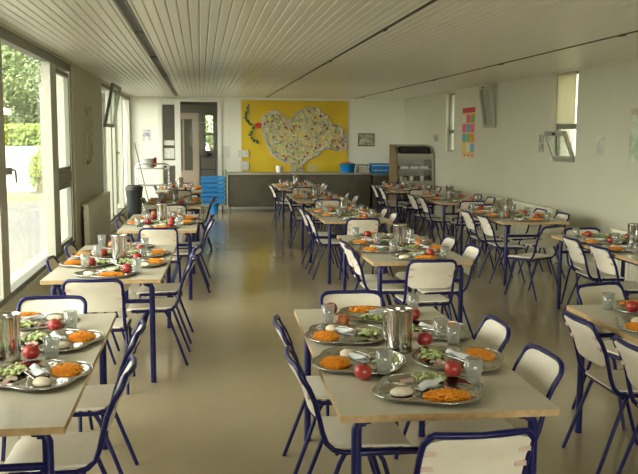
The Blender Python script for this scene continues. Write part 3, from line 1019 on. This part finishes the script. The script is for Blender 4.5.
def inpoly(x, y, poly):
    c = False; j = len(poly) - 1
    for i in range(len(poly)):
        if (poly[i][1] > y) != (poly[j][1] > y) and x < (poly[j][0] - poly[i][0]) * (y - poly[i][1]) / (poly[j][1] - poly[i][1]) + poly[i][0]: c = not c
        j = i
    return c


rim = along(poly, .042); ins = [((x - 2.2) * .955 + 2.2, (z - 1.75) * .955 + 1.75) for x, z in rim]
caps('outline_caps', rim + ins, .019, mat('grey_caps', (.72, .70, .62), .5), 'white and grey bottle caps around the dove')
wing = [zp(*p) for p in ((248, 118), (275, 112), (320, 95), (350, 100), (352, 140), (380, 190), (430, 180), (440, 120))]
caps('wing_caps', along(wing, .05, False), .019, mat('pale_green_caps', (.42, .48, .34), .5))
rnd = random.Random(12)


def scatter(nn, q=None):
    out = []
    while len(out) < nn:
        x, z = rnd.uniform(1.3, 3.5), rnd.uniform(.9, 2.5)
        if inpoly(x, z, poly) and (q is None or q(x, z)): out.append((x, z))
    return out


caps('pale_caps', scatter(420), .018, mat('pale_caps', (.70, .70, .56), .5))
caps('green_caps', scatter(170), .018, mat('green_caps', (.34, .50, .28), .5))
caps('blue_caps', scatter(60), .016, mat('blue_caps', (.16, .22, .30), .5))
caps('red_caps', scatter(52), .024, mat('red_caps', (.48, .03, .02), .5), 'red bottle caps on the dove')
caps('orange_caps', scatter(30), .019, mat('orange_caps', (.62, .22, .02), .5))
b = MB(); bp = [zp(74, 132), zp(92, 116), zp(112, 126), zp(108, 146), zp(90, 148)]
b.add([(x, ym - .036, z) for x, z in bp] + [(x, ym - .01, z) for x, z in bp], [tuple(range(5))] + [(i, (i + 1) % 5, 5 + (i + 1) % 5, 5 + i) for i in range(5)])
b.build('beak', mat('beak_red', (.55, .04, .02), .6), root)
br = [zp(*p) for p in ((42, 30), (36, 55), (28, 85), (34, 105), (52, 122), (68, 140), (58, 165), (48, 180), (60, 205), (80, 215), (100, 222))]
caps('olive_branch', [(x + rnd.uniform(-.03, .03), z + rnd.uniform(-.02, .02)) for x, z in along(br, .026, False)], .020, mat('branch_green', (.02, .12, .05), .5))
caps('olive_berries', [(x + rnd.uniform(-.05, .05), z + rnd.uniform(-.03, .03)) for x, z in along(br, .09, False)], .018, mat('branch_pale', (.45, .60, .50), .5))
tag(root, 'yellow paper mural of a dove made of bottle caps on the back wall', 'mural')


def paper(name, x0, x1, z0, z1, label, m=NOTICE, cat='notice', frame=None):
    b = MB(); b.box((x0, YB - .012, z0), (x1, YB - .002, z1))
    if frame:
        frm = empty(name)
        b.build('print', m, frm); b = MB(); t_ = .025
        b.box((x0 - t_, YB - .02, z0 - t_), (x0, YB - .001, z1 + t_)); b.box((x1, YB - .02, z0 - t_), (x1 + t_, YB - .001, z1 + t_))
        b.box((x0, YB - .02, z0 - t_), (x1, YB - .001, z0)); b.box((x0, YB - .02, z1), (x1, YB - .001, z1 + t_)); b.build('frame', frame, frm)
        return tag(frm, label, cat)
    return tag(b.build(name, m), label, cat)


paper('framed_print', wx(359.5), wx(374), wz(144.5), wz(133.5), 'small framed print on the back wall between the mural and the corner', mat('print_pale', (.62, .60, .44), .6, col2=(.25, .22, .12), nscale=15), 'picture', mat('frame_wood', (.16, .12, .05), .5))
paper('paper_notice', wx(145.0), wx(152.5), wz(141), wz(130), 'white sheet with a dark drawing on the wall between window and door', mat('drawn_paper', (.80, .79, .72), .7, col2=(.30, .30, .36), nscale=14))
paper('paper_notice', wx(221.5), wx(229), wz(157), wz(146), 'pale sheet pinned on the wall beside the glazed door')
o = paper('paper_notice', wx(238), wx(248), wz(157), wz(150), 'upper white sheet pinned over the window-side edge of the mural'); o.location.y = -.03
o = paper('paper_notice', wx(240), wx(248), wz(170), wz(161), 'lower white sheet pinned over the window-side edge of the mural'); o.location.y = -.03

# serving counter
root = empty('serving_counter', (0, 0, 0))
CX0, CX1, CY0, CY1 = .60, 3.88, 19.05, 19.62
b = MB(); b.box((CX0 - .02, CY0 - .03, .845), (CX1, CY1 + .05, .885)); b.build('counter_top', STEEL_B, root, bevel=.004)
b = MB(); b.box((CX0 + .02, CY0, .12), (CX1 - .01, CY1, .845)); b.build('cabinet_body', STEEL_D, root)
for k in range(3):
    a = CX0 + .06 + k * 1.08
    b = MB(); b.box((a, CY0 - .012, .16), (a + 1.02, CY0 - .001, .80)); b.build('door_panel', STEEL_D, root, bevel=.004)
for a in (CX0 + .05, CX0 + 1.1, CX0 + 2.2, CX1 - .06):
    for c in (CY0 + .04, CY1 - .04):
        b = MB(); b.tube([(a, c, 0), (a, c, .12)], .022); b.build('leg', STEEL_B, root)
tag(root, 'long stainless steel serving counter along the back wall below the mural', 'counter')
root = empty('serving_counter', (0, 0, 0))
b = MB(); b.box((3.90, CY0 - .03, .825), (XR - .01, CY1 + .05, .86)); b.build('counter_top', STEEL_B, root, bevel=.004)
b = MB(); b.box((3.92, CY0, .05), (XR - .02, CY1, .825)); b.build('cabinet_body', STEEL_D, root)
b = MB(); b.box((3.96, CY0 - .012, .1), (4.40, CY0 - .001, .79)); b.build('door_panel', STEEL_D, root, bevel=.004)
tag(root, 'short steel counter unit in the back corner behind the dispenser', 'counter')

# things on the counter
CZ = .885


def bucket(x, y, z, r, h, m, label, name='bucket', cat='bucket', handle=True):
    root = empty(name, (x, y, z))
    b = MB(); b.lathe([(r * .8, 0), (r * .98, h * .93), (r * 1.08, h * .94), (r * 1.08, h), (r * .95, h), (r * .78, .012), (.001, .011)], 24); b.build('tub', m, root)
    if handle:
        b = MB(); b.tube([(r * math.cos(a), -r * .25 - .02, h - .03 + -.05 * math.sin(a)) for a in [PI * k / 8 for k in range(9)]], .005, 6); b.build('handle', WHP, root)
    return tag(root, label, cat)


bucket(3.37, 19.3, CZ, .19, .20, BLUEP, 'round blue plastic tub of apples on the steel counter', 'tub', 'tub', False)
rnd = random.Random(3)
AP = []
for k in range(11):
    a = k * 2.39996; q = .145 * math.sqrt((k + .3) / 11)
    spawn('apple', apple_proto(APPLE), (3.37 + q * math.cos(a), 19.3 + q * math.sin(a), CZ + .150 + .03 * (1 - q / .15)), k, 'red apple heaped in the blue tub on the steel counter', 'apple', 'apples in the blue tub')
b = MB(); b.lathe([(.15, 0), (.155, .12), (.001, .125)], 18, (3.37, 19.3, CZ + .02))
tag(b.build('apple_heap', APPLE), 'packed lower layer of red apples inside the blue tub', 'apple', kind='stuff')


def crate(x, y, z, wd, dp, h, rotz, label, group=None):
    root = empty('plastic_crate', (x, y, z), rotz)
    b = MB(); t = .010
    X0, X1, Y0, Y1 = -wd / 2, wd / 2, -dp / 2, dp / 2
    f = h * .05
    for sx in (X0 + .02, X1 - .06):
        for sy in (Y0 + .02, Y1 - .06): b.box((sx, sy, 0), (sx + .04, sy + .04, f))
    b.box((X0 + .01, Y0 + .01, f), (X1 - .01, Y1 - .01, f + .006))
    zt = h * .42
    b.box((X0 + .01, Y0 + .012, f), (X1 - .01, Y0 + .016, zt)); b.box((X0 + .01, Y1 - .016, f), (X1 - .01, Y1 - .012, zt))
    b.box((X0 + .01, Y0 + .012, f), (X0 + .014, Y1 - .012, zt)); b.box((X1 - .014, Y0 + .012, f), (X1 - .01, Y1 - .012, zt))
    for q in range(5):
        xx = X0 + .01 + (wd - .035) * q / 4
        b.box((xx, Y0 + .008, f), (xx + .015, Y0 + .018, h * .8)); b.box((xx, Y1 - .018, f), (xx + .015, Y1 - .008, h * .8))
    for q in range(6):
        yy = Y0 + .01 + (dp - .035) * q / 5
        b.box((X0 + .008, yy, f), (X0 + .018, yy + .015, h * .8)); b.box((X1 - .018, yy, f), (X1 - .008, yy + .015, h * .8))
    b.build('basket_body', BLUEP, root)
    b = MB(); b.box((X0 - .008, Y0 - .008, h * .76), (X1 + .008, Y0 + .016, h)); b.box((X0 - .008, Y1 - .016, h * .76), (X1 + .008, Y1 + .008, h))
    b.box((X0 - .008, Y0 + .016, h * .76), (X0 + .016, Y1 - .016, h)); b.box((X1 - .016, Y0 + .016, h * .76), (X1 + .008, Y1 - .016, h)); b.build('rim', BLUEP, root)
    return tag(root, label, 'crate', group)


crate(4.165, 19.3, .86, .50, .36, .115, .04, 'blue plastic crate on the corner counter, under another crate', 'blue crates on the corner counter')
crate(4.16, 19.3, .976, .50, .36, .115, -.03, 'blue plastic crate on the corner counter, topmost', 'blue crates on the corner counter')
# metal rack
root = empty('tray_rack', (3.735, 19.3, CZ))
b = MB()
for yy in (-.12, .12):
    b.tube([(-.135, yy, 0), (-.135, yy, .15), (-.12, yy, .17), (.12, yy, .17), (.135, yy, .15), (.135, yy, 0)], .008, 6)
b.tube([(-.12, -.12, .17), (-.12, .12, .17)], .007, 6); b.tube([(.12, -.12, .17), (.12, .12, .17)], .007, 6)
b.build('wire_frame', BLK, root)
b = MB(); b.box((-.12, -.10, .0), (.12, .1, .125)); b.build('container', mat('pale_box', (.5, .47, .36), .5), root)
tag(root, 'low dark rack over a pale container between blue tub and crates', 'rack')
b = MB(); b.lathe([(.075, 0), (.082, .15), (.076, .15), (.001, .148)], 18, (1.79, 19.35, CZ)); tag(b.build('plastic_container', WHP), 'white cylindrical container on the counter below the dove', 'container')
b = MB(); b.box((2.46, 19.5, CZ), (2.70, 19.52, CZ + .17)); tag(b.build('paper_notice', mat('cream_card', (.55, .46, .16), .7)), 'pale card standing on the counter at the foot of the mural', 'notice')

# stack of blue crates on a dolly
root = empty('crate_dolly', (.27, 19.15, 0))
b = MB(); b.box((-.28, -.2, .15), (.27, .2, .19)); b.build('platform', STEEL_B, root)
for sx in (-.22, .21):
    for sy in (-.15, .15):
        b = MB(); b.tube([(sx, sy, .15), (sx, sy, .07)], .012); b.tube([(sx - .012, sy, .04), (sx + .012, sy, .04)], .04, 12); b.build('caster', BLK, root)
b = MB(); b.tube([(.29, -.16, .16), (.29, -.16, .95), (.29, .16, .95), (.29, .16, .16)], .012); b.build('push_handle', mat('green_tube', (.10, .16, .10), .4), root)
tag(root, 'low wheeled dolly with green upright carrying the blue crates', 'trolley')
NM = ['lowest', 'second from the bottom', 'third from the bottom', 'third from the top', 'second from the top', 'topmost']
for k in range(6):
    crate(.262 + .004 * (k % 2), 19.14, .19 + k * .102, .53, .36, .10, .01 * (-1) ** k, 'blue crate stacked beside the steel counter, %s' % NM[k], 'blue crates stacked on the dolly')
bucket(.29, 18.74, 0, .105, .24, BLUEP, 'small blue bucket on the floor in front of the crate stack')

# dispenser in the corner
root = empty('food_dispenser', (4.42, 17.45, 0))
b = MB(); MX, MY = .40, .36
body = [(-MY, 0), (-MY, .80), (-MY + .02, 1.02), (-MY + .06, 1.36), (-MY + .26, 1.52), (MY, 1.55), (MY, 0)]
for x0, x1, mm_, in ((-MX, -MX + .03, mat('dispenser_shaded_side', (.17, .12, .05), .5, .2)), (MX - .05, MX, STEEL_B)):  # brown side is steel in shade; the shade is put into its colour
    b = MB()
    vs = [(x0, y, z) for y, z in body] + [(x1, y, z) for y, z in body]; n = len(body)
    b.add(vs, [tuple(range(n)), tuple(reversed(range(n, 2 * n)))] + [(i, n + i, n + (i + 1) % n, (i + 1) % n) for i in range(n)])
    b.build('side_panel', mm_, root)
b = MB()
b.box((-MX + .05, MY - .03, 0), (MX - .05, MY, 1.55)); b.box((-MX + .03, -MY + .28, 1.50), (MX - .05, MY - .03, 1.54))
b.box((-MX + .05, -MY, .0), (MX - .05, MY - .03, .80)); b.box((-MX + .05, -MY + .02, 1.02), (MX - .05, MY - .03, 1.05)); b.box((-MX + .03, -MY + .03, 1.24), (MX - .05, -MY + .09, 1.36))
b.build('cabinet', STEEL_B, root)
b = MB(); b.add([(-MX + .10, -MY + .075, 1.37), (MX - .12, -MY + .075, 1.37), (MX - .12, -MY + .255, 1.515), (-MX + .10, -MY + .255, 1.515), (-MX + .10, -MY + .09, 1.36), (MX - .12, -MY + .09, 1.36), (MX - .12, -MY + .27, 1.50), (-MX + .10, -MY + .27, 1.50)],
               [(0, 1, 2, 3), (4, 7, 6, 5), (0, 4, 5, 1), (3, 2, 6, 7), (0, 3, 7, 4), (1, 5, 6, 2)]); b.build('display_window', BLK, root)
b = MB(); b.box((-.25, -MY - .006, .2), (.25, -MY, .6)); b.build('front_panel', STEEL_D, root)
tag(root, 'tall stainless steel dispenser with sloping dark window by the back corner', 'dispenser')
for k in range(3):
    b = MB(); b.box((4.42 - .31 + k * .21, 17.14, 1.051), (4.42 - .13 + k * .21, 17.34, 1.10)); tag(b.build('serving_dish', WHP, bevel=.006), 'white serving dish on the upper shelf of the steel dispenser', 'dish', 'white dishes on the dispenser shelf')
for k in range(6):
    b = MB(); b.lathe([(.035, 0), (.045, .10), (.04, .10), (.001, .095)], 12, (4.42 - .29 + k * .115, 17.2, .801)); tag(b.build('mug', mat('brown_mug', (.10, .06, .03), .4) if k % 2 else WHP), 'dark mug on the lower shelf of the steel dispenser' if k % 2 else 'white mug on the lower shelf of the steel dispenser', 'mug', 'mugs on the dispenser shelf' if k % 2 else 'white mugs on the dispenser shelf')

# trolley with bowl, bin, broom at the window end
root = empty('serving_trolley', (-1.02, 18.75, 0))
b = MB()
for yy in (-.24, .24):
    b.tube([(-.36, yy, .08), (-.36, yy, 1.02), (-.34, yy, 1.08), (-.29, yy, 1.10), (.24, yy, 1.10), (.31, yy, 1.08), (.33, yy, 1.02), (.33, yy, .08)], .012, 8)
for xx in (-.36, .33): b.tube([(xx, -.24, .98), (xx, .24, .98)], .010, 6)
b.build('tube_frame', CHROME, root)
for z in (.25, .62, .985):
    b = MB(); b.box((-.35, -.23, z), (.32, .23, z + .02)); b.build('shelf', STEEL_B, root)
for xx in (-.36, .33):
    for yy in (-.24, .24):
        b = MB(); b.tube([(xx - .012, yy, .045), (xx + .012, yy, .045)], .044, 12); b.build('caster', BLK, root)
tag(root, 'chrome tube serving trolley near the window end of the back wall', 'trolley')
bucket(-1.14, 18.7, 1.006, .165, .22, WHP, 'white plastic basin standing on the chrome trolley', 'basin', 'basin', False)
b = MB()
b.grid(lambda u, v: (-1.14 + .19 * math.cos(-.7 + 1.4 * v) + .006 * math.sin(9 * v), 18.7 + .19 * math.sin(-.7 + 1.4 * v), 1.0 + .04 + .20 * u), 6, 10)
b.grid(lambda u, v: (-1.14 + .20 * math.cos(-.7 + 1.4 * v) + .006 * math.sin(9 * v), 18.7 + .20 * math.sin(-.7 + 1.4 * v), 1.24 - .20 * u), 6, 10)
tag(b.build('red_cloth', REDC), 'red cloth hanging over the side of the white basin', 'cloth')
root = empty('waste_bin', (-1.33, 17.3, 0))
b = MB(); b.lathe([(.13, 0), (.165, .60), (.175, .61), (.175, .66), (.16, .66), (.12, .02), (.001, .018)], 22); b.build('bin_body', BINM, root)
b = MB(); b.lathe([(.18, .655), (.185, .675), (.12, .72), (.001, .73)], 22); b.build('lid', BINM, root)
tag(root, 'dark plastic waste bin with lid by the far window', 'bin')
root = empty('broom', (-1.47, 19.6, 0))
b = MB(); b.tube([(.30, -.02, .14), (-.02, .14, 1.55)], .012, 7); b.build('handle', mat('broom_handle', (.10, .08, .06), .5), root)
b = MB(); b.box((.14, -.06, .0), (.46, .02, .12)); b.build('head', BINM, root)
tag(root, 'dark broom leaning in the corner behind the trolley', 'broom')
# black stand in front of the door
root = empty('shelf_stand', (.17, 19.5, 0))
b = MB()
for xx in (-.17, .17):
    for yy in (-.12, .12): b.tube([(xx, yy, 0), (xx, yy, 1.28)], .011, 6)
b.tube([(-.17, -.12, 1.28), (-.17, .12, 1.28)], .011, 6); b.tube([(.17, -.12, 1.28), (.17, .12, 1.28)], .011, 6); b.build('frame', BLK, root)
for z in (.3, .62, .94, 1.22):
    b = MB(); b.box((-.17, -.12, z), (.17, .12, z + .02)); b.build('shelf', BLK, root)
tag(root, 'narrow black shelf stand in front of the glazed door', 'stand')
b = MB(); b.lathe([(.06, 0), (.11, .05), (.10, .07), (.05, .1), (.001, .105)], 14, (.16, 19.5, 1.24)); tag(b.build('kitchen_bag', BLK), 'dark bundle lying on top of the black shelf stand', 'bag')


# ---- radiators
def radiator(name_side, x, y0, y1, z0, z1, sgn, label):
    root = empty('radiator', (0, 0, 0))
    b = MB()
    b.box((min(x + sgn * .05, x + sgn * .10), y0, z0), (max(x + sgn * .05, x + sgn * .10), y1, z1))
    n_ = int((y1 - y0) / .075)
    for k in range(n_):
        yy = y0 + (y1 - y0) * (k + .5) / n_
        b.box((min(x + sgn * .10, x + sgn * .112), yy - .024, z0 + .02), (max(x + sgn * .10, x + sgn * .112), yy + .024, z1 - .03))
    b.build('panel', RAD, root)
    b = MB(); b.box((min(x + sgn * .03, x + sgn * .115), y0 - .006, z1 - .012), (max(x + sgn * .03, x + sgn * .115), y1 + .006, z1 + .006)); b.build('top_grille', RAD, root)
    b = MB(); b.tube([(x + sgn * .07, y0 - .04, z0 + .05), (x + sgn * .07, y0 + .02, z0 + .05)], .012); b.tube([(x + sgn * .07, y0 - .04, z0 + .05), (x + sgn * .07, y0 - .04, 0)], .010); b.build('pipe', RAD, root)
    b = MB()
    for yy in (y0 + .3, y1 - .3): b.box((min(x, x + sgn * .06), yy - .02, z1 - .2), (max(x, x + sgn * .06), yy + .02, z1 - .1))
    b.build('bracket', RAD, root)
    tag(root, label, 'radiator')


radiator('left', XL, 11.3, 14.0, .14, .80, 1, 'cream panel radiator on the pier between the two big windows')
radiator('right', XR, 10.9, 14.1, .12, .74, -1, 'long cream radiator below the coloured poster and slot window')
radiator('right', XR, 6.9, 9.2, .12, .66, -1, 'shorter cream radiator on the wall beside the second wall row table')

# ---- cloth wall hangings on the pier
HANG = mat('drawing_ink', (.50, .47, .34), .8, col2=(.66, .63, .48), nscale=14)
root = empty('wall_drawing', (XL + .006, 12.3, 1.70))
b = MB()


def stroke(pts, r): b.tube([(0, y, z) for y, z in pts], r, 5)


stroke([(-.25, .38), (-.12, .30), (.0, .36), (.06, .24), (-.02, .12), (-.16, .08), (-.2, -.1), (-.25, -.3), (-.15, -.38), (-.02, -.2), (.02, 0), (.1, -.1), (.2, -.28), (.1, -.36), (0, -.3)], .022)
stroke([(.34, .2), (.40, .1), (.36, 0)], .02); stroke([(.36, -.12), (.42, -.2), (.36, -.28)], .018); stroke([(.3, .42), (.36, .36)], .018)
b.build('painted_lines', HANG, root)
tag(root, 'faint painted figure drawing on the pier between the windows', 'drawing')


# ---- posters and notices on the right wall
def rpaper(name, y0, y1, z0, z1, label, m, cat='poster', parts=None):
    if not parts:
        b = MB(); b.box((XR - .006, y0, z0), (XR - .001, y1, z1)); return tag(b.build(name, m), label, cat)
    root = empty(name)
    b = MB(); b.box((XR - .005, y0, z0), (XR - .001, y1, z1)); b.build('sheet', m, root)
    for pn, mm, rects in parts:
        b = MB()
        for (a, c, p, q) in rects: b.box((XR - .009, y0 + (y1 - y0) * a, z0 + (z1 - z0) * p), (XR - .005, y0 + (y1 - y0) * c, z0 + (z1 - z0) * q))
        b.build(pn, mm, root)
    return tag(root, label, cat)


# poster: y decreases towards picture right
cells = {}
cols = [('pink', (.70, .10, .22)), ('green', (.16, .36, .08)), ('cyan', (.10, .36, .50)), ('orange', (.70, .25, .05)), ('white', (.66, .63, .50)), ('yellow', (.62, .52, .08))]
lay = [['white', 'pink', 'green'], ['pink', 'cyan', 'pink'], ['cyan', 'green', 'orange'], ['yellow', 'white', 'cyan']]
for ri, rw in enumerate(lay):
    for ci, cn in enumerate(rw):
        a = 1 - (ci + 1) / 3 + .03; c = 1 - ci / 3 - .03; q = .86 - ri * .195; p = q - .165
        cells.setdefault(cn, []).append((a, c, p, q))
parts = [('%s_panels' % n_, mat('poster_' + n_, c), cells[n_]) for n_, c in cols if n_ in cells]
parts.append(('header', mat('poster_red', (.55, .03, .05), .5), [(0, 1, .90, 1.0)]))
parts.append(('footer_marks', mat('poster_dark', (.35, .05, .05), .5), [(.1, .2, .02, .05), (.4, .5, .02, .05), (.7, .8, .02, .05)]))
rpaper('wall_poster', 14.58, 15.30, 1.35, 2.24, 'tall poster of coloured panels under a red heading on the wall', mat('poster_base', (.70, .45, .18), .5), parts=parts)
rpaper('paper_notice', 11.50, 11.66, 1.63, 1.75, 'upper small dark printed sheet between the hanging sash and the tall slot window', mat('dark_print', (.16, .16, .12), .6, col2=(.5, .5, .4), nscale=18), 'notice')
rpaper('paper_notice', 11.50, 11.66, 1.50, 1.62, 'lower small dark printed sheet between the hanging sash and the tall slot window', MATS['dark_print'], 'notice')
rpaper('paper_notice', 9.68, 9.88, 1.49, 1.73, 'pale printed sheet between the tall slot window and the green chart', mat('pale_print', (.66, .65, .54), .6, col2=(.42, .42, .36), nscale=14), 'notice')
rpaper('wall_poster', 8.55, 9.07, 1.44, 2.04, 'pale green chart on the wall above the wall row', mat('green_chart', (.60, .62, .50), .6, col2=(.34, .45, .28), nscale=9),
       parts=[('heading_bars', mat('chart_red', (.55, .25, .18), .6), [(.05, .95, .955, .97), (.05, .95, .925, .94), (.05, .95, .89, .905)])])
rpaper('paper_notice', 16.9, 17.25, 1.62, 1.76, 'small sheet with dark marks above the steel dispenser', mat('mark_sheet', (.55, .54, .42), .6, col2=(.12, .12, .10), nscale=16), 'notice')
